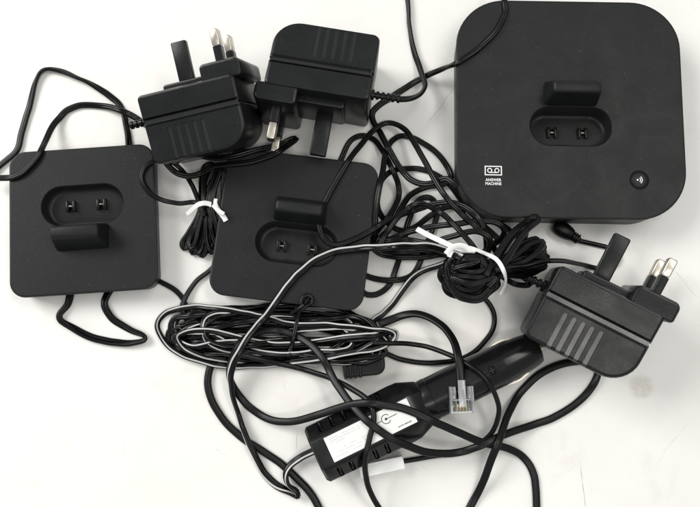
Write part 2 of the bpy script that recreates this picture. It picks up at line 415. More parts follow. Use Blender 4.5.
# ------------------------------------------------------------------ plug adapters
TAP = math.tan(R(5.5))
def wtop(v): return 21.5 * MM + min(0, v) * TAP
def wbot(v): return -wtop(v)
def make_adapter(name, label, group):
    a = thing(name, label, 'plug adapter', group=group)
    bm = bmesh.new(); prism(bm, rrect(*sc(-25, 25, -36, -14.5), sc(3.5, 13, .5, .5), 8), wbot, wtop, 1.6 * MM)
    body = from_bm('rear_shell', bm, 'adapter', a)
    cut = []
    for i in range(5):
        u = -12.8 + i * 4.3
        bm = bmesh.new()
        for s in (1, -1):
            pr = rrect(*sc(u - 1.1, u + 1.1, -40, -18.2), sc(0, 0, 1.05, 1.05), 5)
            f = (lambda v, s=s: s * wtop(v) - (1.0 * MM if s > 0 else 1 * MM)); g = (lambda v, s=s: s * wtop(v) + 1.0 * MM)
            prism(bm, pr, f, g)
        bmesh.ops.recalc_face_normals(bm, faces=bm.faces)
        cut.append(from_bm('cutter', bm, 'gloss'))
    boolean(body, cut)
    for i in range(5):
        u = -12.8 + i * 4.3
        bm = bmesh.new(); pr = rrect(*sc(u - 1.2, u + 1.2, -34.6, -18.1), sc(.3, .3, 1.1, 1.1), 5)
        prism(bm, pr, lambda v: wtop(v) - 1.2 * MM, lambda v: wtop(v) - (.55 + (v / MM + 34) * .02) * MM)
        from_bm('vent_slot', bm, 'gloss', a)
    bm = bmesh.new(); prism(bm, rrect(*sc(-24.2, 24.2, -16.3, -11.7), 0), lambda v: wbot(v) + .5 * MM, lambda v: wtop(v) - .5 * MM)
    from_bm('parting_band', bm, 'gloss', a)
    bm = bmesh.new(); prism(bm, rrect(*sc(-25, 25, -13.5, 0), sc(.4, .4, 2.4, 2.4), 4), wbot, wtop, 1.4 * MM)
    from_bm('front_shell', bm, 'adapter', a)
    # raised plug face behind the live and neutral pins, and the smaller one behind the earth pin
    bm = bmesh.new(); prism(bm, rrect(*sc(8.6, 29.0, -1.5, 8.0), sc(1.8, 1.8, 3.0, 2.4), 5), -20.5 * MM, 20.5 * MM, 1.3 * MM)
    from_bm('plug_face', bm, 'adapter', a)
    bm = bmesh.new(); prism(bm, rrect(*sc(-13.5, 9.2, -1, 3.6), sc(.5, .5, 1.0, 1.4), 3), -13 * MM, 13 * MM, .9 * MM)
    from_bm('earth_collar', bm, 'adapter', a)
    bm = bmesh.new(); prism(bm, [(x * MM, z * MM) for x, z in rrect(-8.2, -.2, -2, 2, .7, 3)], 2 * MM, 26.0 * MM, .9 * MM, 'y')
    from_bm('earth_pin', bm, 'adapter', a)
    for s in (-1, 1):
        bm = bmesh.new(); zc = s * 11.1
        prism(bm, [(x * MM, z * MM) for x, z in rrect(16.0, 20.1, zc - 3.1, zc + 3.1, .5, 3)], 6 * MM, 16.2 * MM, 0, 'y')
        p = from_bm('pin_sleeve', bm, 'adapter', a)
        bm = bmesh.new()
        prism(bm, [(x * MM, z * MM) for x, z in rrect(16.02, 20.08, zc - 3.08, zc + 3.08, .6, 3)], 16.2 * MM, 25.2 * MM, 1.0 * MM, 'y')
        from_bm('pin', bm, 'steel', a)
    # ribbed strain relief on the flank
    bm = bmesh.new(); pf = [(-24, 2.9), (-26.2, 2.8)]
    for i in range(5):
        x = -26.4 - i * 2.6
        pf += [(x, 1.5), (x - .7, 1.5), (x - .9, 2.25), (x - 2.1, 2.2), (x - 2.3, 1.5)]
    pf += [(-39.6, 1.3)]
    lathe(bm, [(p * MM, r * MM) for p, r in pf], 'x', 16)
    for v in bm.verts: v.co.y += -11.0 * MM
    from_bm('strain_relief', bm, 'cable', a)
    return a
def copy_tree(o, parent=None):
    c = o.copy(); col.objects.link(c); c.parent = parent
    for ch in o.children: copy_tree(ch, c)
    return c
def place_adapter(a, px, py, theta, alpha, key, roll=0.0, scale=(1, 1, 1)):
    """put the foot of the earth pin on the sight line of the pixel, lowest edge on the table"""
    rot = Matrix.Rotation(theta, 3, 'Z') @ Matrix.Rotation(alpha, 3, 'X') @ Matrix.Rotation(roll, 3, 'Y') @ Matrix.Diagonal(scale)
    low = 1
    for u in (-25, 25):
        for v in (-34.5, -1.0):
            low = min(low, (rot @ Vector((u * MM, v * MM, wbot(v * MM)))).z)
    tz = -low
    f = rot @ Vector((-4.2 * MM, 3.6 * MM, 2 * MM))
    q = P(px, py, tz + f.z)
    a.location = (q.x - f.x, q.y - f.y, tz); a.rotation_euler = (rot @ Matrix.Diagonal(scale).inverted()).to_euler(); a.scale = scale
    c = Vector((a.location.x, a.location.y))
    solid_rect(key, c, theta, -.025, .025, -.036, 0, 41 * MM)
    solid_rect(key, c, theta, .0086, .029, -.001, .008, 40 * MM)
    return a, rot
A1 = make_adapter('plug_adapter', 'black plug adapter with pins pointing away from bare dock, white cream-tipped pins upright', 'plug adapters')
A2 = copy_tree(A1); A3 = copy_tree(A1)
A1['label'] = 'black plug adapter between bare dock corner and another adapter, both metal pins showing'
A2['label'] = 'black plug adapter with its pins pointing at the dock that cables lie across'
A3['label'] = 'black plug adapter lying against the car charger tip, its vent slots shining'
_, rA1 = place_adapter(A1, 187, 83, R(12.5), R(14), 'ad1', R(-11), (.95, .90, .92))
_, rA2 = place_adapter(A2, 325, 113, R(170.4), R(1.0), 'ad2', 0, (1, .95, .93))
_, rA3 = place_adapter(A3, 601, 279, R(-27.5), R(10), 'ad3', R(-4), (1.01, 1.0, .93))
def apt(a, rot, u, v, w_): return a.location + rot @ Vector((u * MM, v * MM, w_ * MM))
def proj(p):
    d = Vector(p) - CAM; k = d.dot(FW)
    return (350 + FPX * d.x / k, 253.5 - FPX * d.dot(UP) / k)

# ------------------------------------------------------------------ car charger
ax0, ax1 = P(316, 455, 11 * MM), P(537, 347, 11 * MM)
L = (ax1 - ax0).length; rz = math.atan2(ax1.y - ax0.y, ax1.x - ax0.x)
car = thing('car_charger', 'black car lighter plug charger with white label, ribbed grip and round barrel', 'car charger', (ax0.x, ax0.y, 0), (0, 0, rz))
HL = 57.0
bm = bmesh.new()
def oct_(x, w2, zt_, zb, f, cz):
    return [(x * MM, y * MM, z * MM) for y, z in ((-f, zt_), (-w2, cz + 4), (-w2, cz - 4), (-f * 1.2, zb), (f * 1.2, zb), (w2, cz - 4), (w2, cz + 4), (f, zt_))]
rings = [oct_(0.0, 12.2, 20.6, 1.5, 6.6, 11), oct_(1.2, 13.6, 22, 0.1, 7.2, 11), oct_(HL - 13, 14.2, 22, 0.1, 7.2, 11), oct_(HL - 9, 14.0, 22, .3, 7.0, 11), oct_(HL - 1.2, 10.9, 20.4, 1.9, 6.0, 11), oct_(HL, 9.6, 19.2, 3, 5.2, 11)]
loft(bm, rings)
bmesh.ops.recalc_face_normals(bm, faces=bm.faces)
bmesh.ops.bevel(bm, geom=[e for e in bm.edges if abs(e.verts[0].co.x - e.verts[1].co.x) > 1e-6], offset=.7 * MM, segments=2, profile=.5, affect='EDGES')
hs = from_bm('housing', bm, 'shiny', None, 30)
cut = []
for s in (-1, 1):
    for i in range(6):
        x = 7.5 + i * 6.0
        bm = bmesh.new(); box(bm, *sc(x - 1.1, x + 1.1, s * 11.2 - 2.6, s * 11.2 + 2.6, 14.2, 24), .0009, 3)
        cut.append(from_bm('cutter', bm, 'shiny'))
boolean(hs, cut); hs.parent = car
bm = bmesh.new(); box(bm, *sc(.8, HL - 8.5, -6.6, 6.6, 21.2, 22.35), .0003)
from_bm('label_recess', bm, 'adapter', car)
bm = bmesh.new(); box(bm, *sc(7.0, 49.0, -5.9, 5.9, 22.3, 22.47))
lb = from_bm('label', bm, 'label', car)
bm = bmesh.new(); zz = (22.44, 22.52); cx, cy = 36.5, 1.4
ringband(bm, *sc(1.9, 2.25, *zz), 35, 325, cx * MM, cy * MM, 24); ringband(bm, *sc(.001, .62, *zz), cx=cx * MM, cy=cy * MM, seg=12)
box(bm, *sc(cx - 5.5, cx - 2.2, cy - .16, cy + .16, *zz)); box(bm, *sc(cx + .5, cx + 5.5, cy - .16, cy + .16, *zz))
from_bm('polarity_symbol', bm, 'ink', lb)
bm = bmesh.new()
for (x0, x1, y, h) in ((40, 42.6, -4.3, .5), (43.2, 46.5, -4.3, .6)):
    x = x0
    while x < x1:
        wd = random.uniform(.25, .7); box(bm, *sc(x, x + wd, y - h / 2, y + h * random.uniform(.2, .6), *zz)); x += wd + .22
from_bm('fine_print', bm, 'ink', lb)
bm = bmesh.new()
for y, x0, x1 in ((4.4, 9, 27), (3.2, 9, 24), (2.0, 9, 15), (-1.2, 14, 26), (-2.6, 9, 28), (-4.2, 9, 21)):
    x = x0
    while x < x1:
        wd = random.uniform(.4, 1.2)
        if random.random() < .8: box(bm, *sc(x, x + wd, y - .28, y + random.uniform(.1, .4), *zz))
        x += wd + .3
from_bm('fine_print', bm, 'faint_ink', lb)
bm = bmesh.new(); BL = L / MM
lathe(bm, [(p * MM, r * MM) for p, r in ((HL - 2, 9.9), (HL, 10.3), (HL + 3, 10.4), (HL + 3.4, 10.2), (HL + 40, 9.9), (HL + 41, 9.9), (BL - 9, 9.0), (BL - 3, 8.1), (BL - .6, 7.4), (BL, 6.2))], 'x', 48)
for v in bm.verts: v.co.z += 10.6 * MM
bar = from_bm('barrel', bm, 'shiny', car, 25)
sx_ = HL + 33.5
bm = bmesh.new(); ringband(bm, *sc(2.3, 2.75, 20.0, 20.55), cx=sx_ * MM, cy=0, seg=24); from_bm('screw_rim', bm, 'shiny', bar)
bm = bmesh.new(); lathe(bm, [(p * MM, r * MM) for p, r in ((19.6, 2.3), (20.35, 2.3), (20.6, 1.8), (20.65, .4))], 'z', 24)
for v in bm.verts: v.co.x += sx_ * MM
scw = from_bm('screw', bm, 'pit', bar)
bm = bmesh.new(); box(bm, *sc(sx_ - 1.5, sx_ + 1.5, -.2, .2, 20.4, 20.72)); box(bm, *sc(sx_ - .2, sx_ + .2, -1.5, 1.5, 20.4, 20.73)); from_bm('screw_cross', bm, 'gloss', scw)
for s in (-1, 1):
    bm = bmesh.new(); sec = []
    for i in range(13):
        t_ = i / 12; x = HL + 37 + t_ * 13; off = 9.3 + 1.3 * math.sin(math.pi * t_)
        sec.append([(x * MM, s * off * MM, 8.4 * MM), (x * MM, s * off * MM, 12.4 * MM), (x * MM, s * (off - .9) * MM, 12.4 * MM), (x * MM, s * (off - .9) * MM, 8.4 * MM)])
    loft(bm, sec); from_bm('spring_contact', bm, 'steel', bar)
bm = bmesh.new(); lathe(bm, [(p * MM, r * MM) for p, r in ((BL - 1, 3.4), (BL + .8, 3.3), (BL + 2.8, 2.6), (BL + 3.6, 1.2))], 'x', 20)
for v in bm.verts: v.co.z += 10.6 * MM
from_bm('tip_contact', bm, 'steel', bar)
solid_rect('car', car.location, rz, 0, HL * MM, -.014, .014, lambda u, v: np.clip(22.4 * MM - np.maximum(0, np.abs(v) - .007) * 1.0, 0, 1))
solid_rect('car', car.location, rz, HL * MM, L, -.0103, .0103, lambda u, v: 10.6 * MM + np.sqrt(np.maximum(0, (10.2 * MM) ** 2 - v * v)))

# ------------------------------------------------------------------ cables
HC = np.zeros((NX, NY))
def cr_spline(pts, step=1.2):
    """centripetal Catmull-Rom through px points (x, y, twist) -> dense samples about step px apart"""
    p = [np.array(q, float) for q in pts]
    p = [2 * p[0] - p[1]] + p + [2 * p[-1] - p[-2]]
    out = []
    for i in range(1, len(p) - 2):
        a, b_, c, d = p[i - 1], p[i], p[i + 1], p[i + 2]
        n = max(2, int(np.linalg.norm((c - b_)[:2]) / step))
        t0 = 0; t1 = t0 + max(1e-3, np.linalg.norm((b_ - a)[:2])) ** .5; t2 = t1 + max(1e-3, np.linalg.norm((c - b_)[:2])) ** .5; t3 = t2 + max(1e-3, np.linalg.norm((d - c)[:2])) ** .5
        for k in range(n):
            t_ = t1 + (t2 - t1) * k / n
            A = (t1 - t_) / (t1 - t0) * a + (t_ - t0) / (t1 - t0) * b_; B = (t2 - t_) / (t2 - t1) * b_ + (t_ - t1) / (t2 - t1) * c; C = (t3 - t_) / (t3 - t2) * c + (t_ - t2) / (t3 - t2) * d
            A2_ = (t2 - t_) / (t2 - t0) * A + (t_ - t0) / (t2 - t0) * B; B2 = (t3 - t_) / (t3 - t1) * B + (t_ - t1) / (t3 - t1) * C
            out.append((t2 - t_) / (t2 - t1) * A2_ + (t_ - t1) / (t2 - t1) * B2)
    out.append(p[-2]); return np.array(out)
def gauss(a, s):
    r = int(3 * s) + 1; k = np.exp(-.5 * (np.arange(-r, r + 1) / s) ** 2); k /= k.sum()
    return np.convolve(np.pad(a, r, mode='edge'), k, mode='valid')
def cell(x, y): return int((x + GX) / GS), int((y + GY) / GS)
def query(H, x, y, r):
    i, j = cell(x, y); k = max(1, int(r / GS))
    if i < k or j < k or i >= NX - k or j >= NY - k: return 0.0
    return float(H[i - k:i + k + 1, j - k:j + k + 1].max())
def stamp(H, x, y, r, top):
    i, j = cell(x, y); k = max(1, int(round(r / GS)))
    if i < k or j < k or i >= NX - k or j >= NY - k: return
    s = H[i - k:i + k + 1, j - k:j + k + 1]; np.maximum(s, top, out=s)
def profile(kind, hw, hh):
    pts, mats = [], []
    if kind == 'round':
        n = 12; pts = [(hw * math.cos(2 * math.pi * i / n), hh * math.sin(2 * math.pi * i / n)) for i in range(n)]
    elif kind == 'flat':
        for cx, a0 in ((hw - hh, -90), (-(hw - hh), 90)):
            for i in range(6):
                t_ = R(a0 + 180 * i / 5); pts.append((cx + hh * math.cos(t_), hh * math.sin(t_)))
    else:   # twin: two round cores with a waist
        d = hw - hh
        for cx, a0 in ((d, -128), (-d, 52)):
            for i in range(11):
                t_ = R(a0 + 256 * i / 10); pts.append((cx + hh * math.cos(t_), hh * math.sin(t_)))
    mats = [0] * len(pts)
    return pts, mats
def lay(name, path, hw, hh, kind='twin', mat='cable', stripe=False, ignore=(), z0=None, z1=None, wob=12, squash=1.0, slope=.55, smooth=5.0, parent=None, zfix=None, bump=0.0, lift=0.0, hcap=None, dostamp=True):
    """lay a cable along photo pixels over everything already there; half width/height in mm"""
    hw *= MM; hh *= MM
    pts = [(q[0], q[1], q[2] if len(q) > 2 else 0.0) for q in path]
    s = cr_spline(pts); n = len(s)
    if n > 60 and kind != 'tie':
        jit = np.stack([gauss(rng.normal(0, 1, n), 7) + .6 * gauss(rng.normal(0, 1, n), 3.5) for _ in range(2)], 1) * (1.3 if kind == 'twin' else 0.7)
        s[:, :2] += jit * np.clip(np.minimum(np.arange(n), np.arange(n)[::-1]) / 12., 0, 1)[:, None]
    ph = rng.uniform(0, 6.28, 3)
    tw = np.radians(gauss(s[:, 2], 6) + wob * (np.sin(np.arange(n) / 37 + ph[0]) + .6 * np.sin(np.arange(n) / 17 + ph[1])))
    ve = np.sqrt((np.sin(tw) * hw) ** 2 + (np.cos(tw) * hh) ** 2); he = np.sqrt((np.cos(tw) * hw) ** 2 + (np.sin(tw) * hh) ** 2)
    Hs = np.zeros((NX, NY))
    for k, v in SOLID.items():
        if k not in ignore: np.maximum(Hs, v, out=Hs)
    Hs = np.maximum(Hs, HC)
    if hcap: Hs = np.minimum(Hs, hcap * MM)
    Hself = Hs.copy()
    xy = np.zeros((n, 2)); h = np.zeros(n); lag = 10; pend = []
    for i in range(n):
        z = h[i - 1] + ve[i] if i else ve[0]
        for _ in range(3):
            q = P(s[i, 0], s[i, 1], z); hv = query(Hself, q.x, q.y, he[i] * .75); z = hv + ve[i]
        xy[i] = q.x, q.y; h[i] = hv
        pend.append((q.x, q.y, he[i] * .8, hv + 2 * ve[i] * squash))
        if len(pend) > lag: stamp(Hself, *pend.pop(0))
    floor = h + ve + lift * MM
    if z0 is not None: floor[0] = max(floor[0], z0) if z0 > 0 else floor[0]
    if z1 is not None: floor[-1] = max(floor[-1], z1)
    ds = np.r_[0, np.linalg.norm(np.diff(xy, axis=0), axis=1)]
    for it in range(3):
        z = floor.copy()
        for i in range(1, n): z[i] = max(z[i], z[i - 1] - slope * ds[i])
        for i in range(n - 2, -1, -1): z[i] = max(z[i], z[i + 1] - slope * ds[i + 1])
        z = gauss(z, smooth); z = np.maximum(z, floor - .25 * MM); z = gauss(z, 2.0)
        for i in range(n):
            q = P(s[i, 0], s[i, 1], z[i]); floor[i] = max(floor[i], query(Hs, q.x, q.y, he[i] * .6) + ve[i] + lift * MM)
    if zfix is not None: z[:] = zfix
    if z0 is not None and z0 < 0: pass
    p3 = np.array([P(s[i, 0], s[i, 1], z[i])[:] for i in range(n)])
    if dostamp:
        for i in range(n): stamp(HC, p3[i, 0], p3[i, 1], he[i] * .8, z[i] + ve[i] * (2 * squash - 1))
    # sweep
    keep = list(range(0, n, 2)) + ([n - 1] if (n - 1) % 2 else []); p3 = p3[keep]; tw = tw[keep]; n = len(p3)
    for c in range(3): p3[1:-1, c] = (.25 * p3[:-2, c] + .5 * p3[1:-1, c] + .25 * p3[2:, c])
    tg = np.gradient(p3, axis=0); tg /= np.maximum(1e-9, np.linalg.norm(tg, axis=1))[:, None]
    side = np.cross(tg, [0, 0, 1.0]); side /= np.maximum(1e-6, np.linalg.norm(side, axis=1))[:, None]
    upv = np.cross(side, tg)
    prof, _ = profile(kind, hw, hh); m_ = len(prof)
    ct, st = np.cos(tw)[:, None], np.sin(tw)[:, None]
    a = side * ct + upv * st; b_ = upv * ct - side * st
    pr = np.array(prof)
    V = (p3[:, None, :] + a[:, None, :] * pr[None, :, 0:1] + b_[:, None, :] * pr[None, :, 1:2])
    if bump: V += rng.normal(0, bump * MM, (n, 1, 1)) * 0.5
    V = V.reshape(-1, 3)
    F, mi = [], []
    for i in range(n - 1):
        for k in range(m_):
            F.append((i * m_ + k, i * m_ + (k + 1) % m_, (i + 1) * m_ + (k + 1) % m_, (i + 1) * m_ + k)); mi.append(1 if stripe and k in (7, 8) else 0)
    F.append(tuple(range(m_))[::-1]); F.append(tuple((n - 1) * m_ + k for k in range(m_))); mi += [0, 0]
    me = bpy.data.meshes.new(name); me.from_pydata(V.tolist(), [], F); me.update()
    bm = bmesh.new(); bm.from_mesh(me); bmesh.ops.recalc_face_normals(bm, faces=bm.faces); bm.to_mesh(me); bm.free()
    o = finish(name, me, [mat, 'stripe'] if stripe else mat, parent, 75)
    if stripe: me.polygons.foreach_set('material_index', mi)
    return o, p3
def cable(label, path, hw, hh, group=None, name='cable', **kw):
    o, p3 = lay(name, path, hw, hh, **kw); tag(o, label, 'cable', group); return o, p3

# --- dock cables, left
s1 = apt(A1, rA1, -39.4, -11, 0); q1 = proj(s1)
cable('flat black cable arching over bare table then dipping under the bare dock edge', [(-14, 176, 40), (0, 166, 35), (17, 151, 30), (23, 127, 25), (30, 105, 20), (35, 82, 35), (41, 72, 60), (49, 69, 50), (62, 72, 20), (80, 79, 75), (95, 86, 40), (110, 96, 15), (119, 104, 40), (123, 111, 70), (126, 125, 60), (128, 138, 50), (129, 146, 20)], 1.75, .95, ignore=('dock1', 'ad1'))
cable('black cable running from ribbed adapter sleeve across bare dock corner', [(-12, 178), (0, 178), (15, 177), (25, 172), (35, 160), (45, 142), (52, 127), (62, 114), (75, 106.5), (90, 105), (105, 106), (120, 110), (132, 115), (141, 121), (149, 127)], 1.6, 1.1, ignore=('ad1',), wob=20)
cable('flat black cable loop with both ends running under bare dock', [(71, 288, 30), (70, 295, 40), (67, 305, 60), (59, 315, 85), (60, 321, 70), (75, 329, 40), (95, 338, 30), (112, 342, 35), (135, 342.5, 60), (146, 339.5, 88), (143, 335, 80), (130, 329, 50), (112, 318, 30), (105, 305, 25), (107, 296, 20), (113, 286, 10)], 2.0, 1.0, ignore=('dock1',), wob=4)
cable('short black cable running from bare dock corner to white-striped coil', [(152, 276), (159, 281), (175, 290), (183, 299), (188, 312), (195, 326)], 1.3, .95, ignore=('dock1',))

# --- the loose tangle between dock and base
cable('black cable running low between white-striped coil and white-tied coil', [(372, 345), (380, 350), (400, 359), (425, 363), (445, 362), (460, 359), (474, 352), (485, 341), (493, 329), (494.5, 316), (490, 305), (482, 296)], 1.25, 1.15, kind='round', ignore=('car',))
T = 'loose black cables tangled beside the large base'
cable('black cable making two narrow loops that tuck under the crossed dock edge', [(352, 286), (361, 290), (367, 294), (377, 294), (390, 284), (396, 271), (401, 256), (405, 235), (409, 220), (414, 207), (422, 198.5), (431, 198), (437, 206), (436, 220), (430, 235), (424, 250), (420, 262), (412, 275), (395, 280), (375, 279), (362, 274), (352, 269)], 1.45, .9, ignore=('dock2',))
cable('black cable with a broad oval bend hugging the base left edge', [(508, 247), (495, 236), (472, 214), (456, 193), (447, 182), (437, 175), (427, 170.5), (410, 169), (395, 171), (385, 177), (379, 188), (377, 200), (379, 212), (386, 222), (395, 229), (405, 231), (418, 225), (432, 214), (450, 207), (466, 212)], 1.45, .9, ignore=('base',))
cable('black cable bent in tall hairpin from under crossed dock to tied coil', [(330, 172), (338, 164), (345, 150), (352, 139), (362, 135), (372, 138), (382, 151), (391, 167), (397, 182), (399, 195), (394, 210), (385, 222), (376, 234), (373, 247), (381, 254), (400, 257), (425, 257), (446, 255), (456, 260)], 1.45, .9, ignore=('dock2',))
cable('black cable doubled into upright teardrop loop next to the base edge', [(452, 250), (420, 248), (395, 247), (381, 245), (375, 237), (375, 222), (377, 200), (382, 175), (387, 152), (391, 142), (400, 136), (412, 138), (427, 146), (440, 157), (449, 170), (451, 178), (445, 184), (427, 187), (412, 193), (402, 205), (396, 217), (388, 230), (379, 240), (380, 249), (400, 252), (430, 250), (455, 256)], 1.5, .95, ignore=('base',))
cable('black cable running straight along the tangle to the white-tied coil', [(374, 250), (380, 244), (395, 238), (410, 232), (425, 228.5), (445, 225.5), (462, 223), (485, 221), (499, 224), (504.5, 231), (501, 239), (490, 247), (480, 256)], 1.5, 1.0)
cable('black cable from large base top edge passing behind adapter sleeve into tangle', [(502, -18), (504, 0), (505.5, 12), (497, 30), (480, 47), (460, 60), (432, 73), (410, 85), (395, 95), (379, 105), (372, 113), (373, 121), (378, 130), (388, 148), (400, 168), (411, 180), (423, 184), (436, 182), (447, 179), (457, 187)], 1.6, 1.0, wob=20, ignore=('ad2',))
cable('black cable looping over the crossed dock handset rest and back to tied coil', [(487, 258), (486, 240), (480, 220), (470, 209), (458, 203.5), (445, 202.5), (432, 204.5), (412, 211), (390, 219), (371, 231), (352, 241), (336, 244.5), (326, 241), (321, 233), (319.5, 216), (329, 194), (350, 159), (374, 130), (388, 122.5), (402, 127), (414, 142), (424, 160), (433, 177), (445, 195), (460, 212), (475, 226), (488, 238), (496, 252)], 1.45, .95, ignore=('base',), slope=.4)
s2 = apt(A2, rA2, -39.2, -11, 0); q2 = proj(s2)
cable('flat black cable rising from ribbed adapter sleeve and running past base corner', [(q2[0] - 3, q2[1]), (q2[0] + 2, q2[1]), (412, 98, 20), (421, 94, 50), (425.5, 85, 70), (421, 71, 40), (414, 52, 50), (410, 27, 70), (407, 0, 60), (405, -18, 60)], 1.7, .85, ignore=('ad2',), z0=s2.z, slope=.5)

cable('black cable lying almost straight across the tangle under the white strap end', [(372, 248), (385, 241), (405, 240), (430, 243), (455, 236), (476, 231), (490, 238), (489, 250), (480, 262)], 1.45, .95)
cable('black cable tucked tight against the base rounded corner', [(470, 188), (473, 205), (486, 216), (500, 224), (512, 234), (506, 246), (495, 257)], 1.45, .95, ignore=('base',))
cable('black cable in a low open curve beside the crossed dock', [(378, 250), (384, 238), (402, 214), (420, 203), (440, 212), (455, 226), (468, 240), (480, 256)], 1.4, .95, ignore=('dock2',))
# --- hank tied with a white twist beside the bare dock
hk = []
for i in range(9):
    k = (i - 4) / 4.0 if i % 2 == 0 else (4 - i) / 4.0 * .8
    top = (211 + 8 * k + random.uniform(-2, 2), 170 + random.uniform(-4, 3)); mid = (205 + 5 * k + random.uniform(-1, 1), 209)
    bl = random.uniform(250, 259) - abs(k) * 3; bx = 202 + 17 * k
    w0 = 3.2
    hk += [top, (mid[0], mid[1] - 14), mid, (mid[0] * .45 + bx * .55 - w0, 232), (bx - w0, bl - 5), (bx + .2, bl), (bx + w0, bl - 6), (mid[0] * .45 + bx * .55 + w0 * .6, 230), (mid[0] + 2, mid[1] - 1), (mid[0] + 3, mid[1] - 16), (top[0] + 2.5, top[1] - 2)]
hk += [(224, 222), (227, 240), (224, 255), (212, 268), (197, 281), (187, 295), (182, 306), (186, 318), (196, 332)]
cable('black cable folded into tight hank and tied with white twist beside bare dock', hk, 1.35, .9, squash=.42, ignore=('dock2', 'ad1'), wob=25, smooth=6)
cable('thin black cable ring leaving the white-tied hank onto bare dock corner', [(205, 214), (198, 203), (178, 203), (158, 198), (145, 188), (141, 176), (146, 166), (158, 160.5), (173, 163), (185, 173), (193, 187), (199, 203), (204, 216)], 1.2, .8, ignore=('ad1',), slope=.4)
cable('black cable bending back around the plug pin tips over crossed dock corner', [(163, 159), (169, 167), (178, 174), (192, 176.5), (205, 172), (213, 167), (237, 164), (260, 159), (275, 153), (287, 145), (296.5, 138), (291, 139), (280, 145), (264, 148.5), (250, 152), (235, 156), (218, 158), (200, 156)], 1.5, .95, ignore=('ad1', 'ad2'), slope=.4)

# --- black moulded plug half under the striped coil
q = P(361, 365, 5 * MM)
mp = thing('moulded_plug', 'black moulded plug with grip ridges poking out under white-striped coil', 'plug', (q.x, q.y, 0), (0, 0, R(6)))
bm = bmesh.new(); prism(bm, rrect(*sc(-9, 11.5, -5.6, 5.6), sc(1.5, 4.5, 4, 1.5), 5), .1 * MM, 10 * MM, 1.4 * MM); from_bm('grip', bm, 'cord', mp)
for i in range(4):
    x = -8.0 + i * 2.4
    bm = bmesh.new(); box(bm, *sc(x - .65, x + .65, -6.1, 6.1, .1, 10.6), .0005); from_bm('ridge', bm, 'cord', mp)
solid_rect('mplug', q, R(6), -.009, .0115, -.0058, .0058, 10 * MM)

# --- cords leaving the bottom of the frame
cable('thick black cord curving from white-striped coil past the striped cable end', [(222, 352), (212, 364), (208, 378), (209, 392), (217, 410), (230, 427), (245, 440), (262, 451), (282, 465), (297, 479), (310, 493), (320, 510), (327, 530)], 1.85, 1.3, kind='flat', mat='cord', wob=10)
# --- white-striped coil
st = [(452, 258), (445, 263, 25), (427, 269, 25), (415, 276, 25), (402, 291, 20), (392, 304, 20), (382, 314, 10), (372, 322)]
for i in range(17):
    a_ = random.uniform(74, 110); b_ = random.uniform(5, 28); cx = 281 + random.uniform(-9, 9); cy = 335 + random.uniform(-6, 4); tl = R(random.uniform(-4, 7)); tw0 = random.choice((0, 90, 150, 180, 210, 250))
    for k in range(14):
        t_ = 2 * math.pi * (k + .5) / 14
        c_, s_ = math.cos(t_), math.sin(t_)
        ex = a_ * math.copysign(abs(c_) ** .75, c_); ey = b_ * math.copysign(abs(s_) ** .85, s_) + random.uniform(-2.8, 2.8)
        st.append((cx + ex * math.cos(tl) - ey * math.sin(tl), cy + ex * math.sin(tl) + ey * math.cos(tl), tw0 + random.uniform(-50, 50)))
st += [(392, 342), (396, 332), (380, 334, 10), (335, 339, 10), (297, 343.5, 10), (264, 343, 5), (237, 337), (207, 330.5), (185, 332, 10), (176.5, 337, 50), (181, 346, 40), (205, 356), (250, 362), (300, 361), (345, 354), (385, 345), (394, 334), (365, 328, 10), (327, 324.5, 10), (294, 324, 10), (264, 317, 10), (226, 309.5, 10), (189, 307, 10), (167, 313, 30), (157.5, 324, 60), (162, 338, 40), (181, 354), (215, 364), (260, 366), (300, 360)]
cable('black and white striped twin cable wound into long flat coil', st, 1.5, .85, stripe=True, squash=.32, ignore=('dock2',), wob=14, smooth=6, lift=0)
# short cords touching the coil
cable('thin black cord crossing from white-striped coil over label and off table edge', [(240, 354), (267, 361), (297, 367.5), (330, 378), (353, 390), (369, 402), (374, 415), (369, 440), (365, 460), (366.5, 480), (373, 498), (383, 514), (392, 530)], 1.35, 1.0, kind='flat', mat='cord')

# --- white telephone plug under the car charger and its thin cord
wp = thing('telephone_plug', 'white telephone plug on thin black cord beside car charger label side', 'telephone plug')
lay('cord', [(372, 343), (385, 343), (405, 343.5), (425, 346.5), (445, 353), (462, 361), (477, 371), (488, 382), (496, 397), (499, 412), (494, 429), (482, 442), (466, 450.5), (445, 454.5), (425, 457.5), (409, 460.5), (400, 462)], 1.2, 1.1, 'round', 'cord', parent=wp, wob=0, slope=.45)
q = P(380, 467, 5 * MM)
bm = bmesh.new(); prism(bm, rrect(*sc(-10, 11.5, -3.0, 3.0), sc(.8, .8, .8, .8), 3), .2 * MM, 7.6 * MM, .5 * MM)
box(bm, *sc(-8, 6, -1.8, 1.8, 7.5, 7.8), .0001)
bmesh.ops.rotate(bm, verts=bm.verts, cent=(0, 0, 0), matrix=Matrix.Rotation(R(12), 3, 'Z')); bmesh.ops.translate(bm, verts=bm.verts, vec=(q.x, q.y, 0))
from_bm('plug_body', bm, 'white', wp)
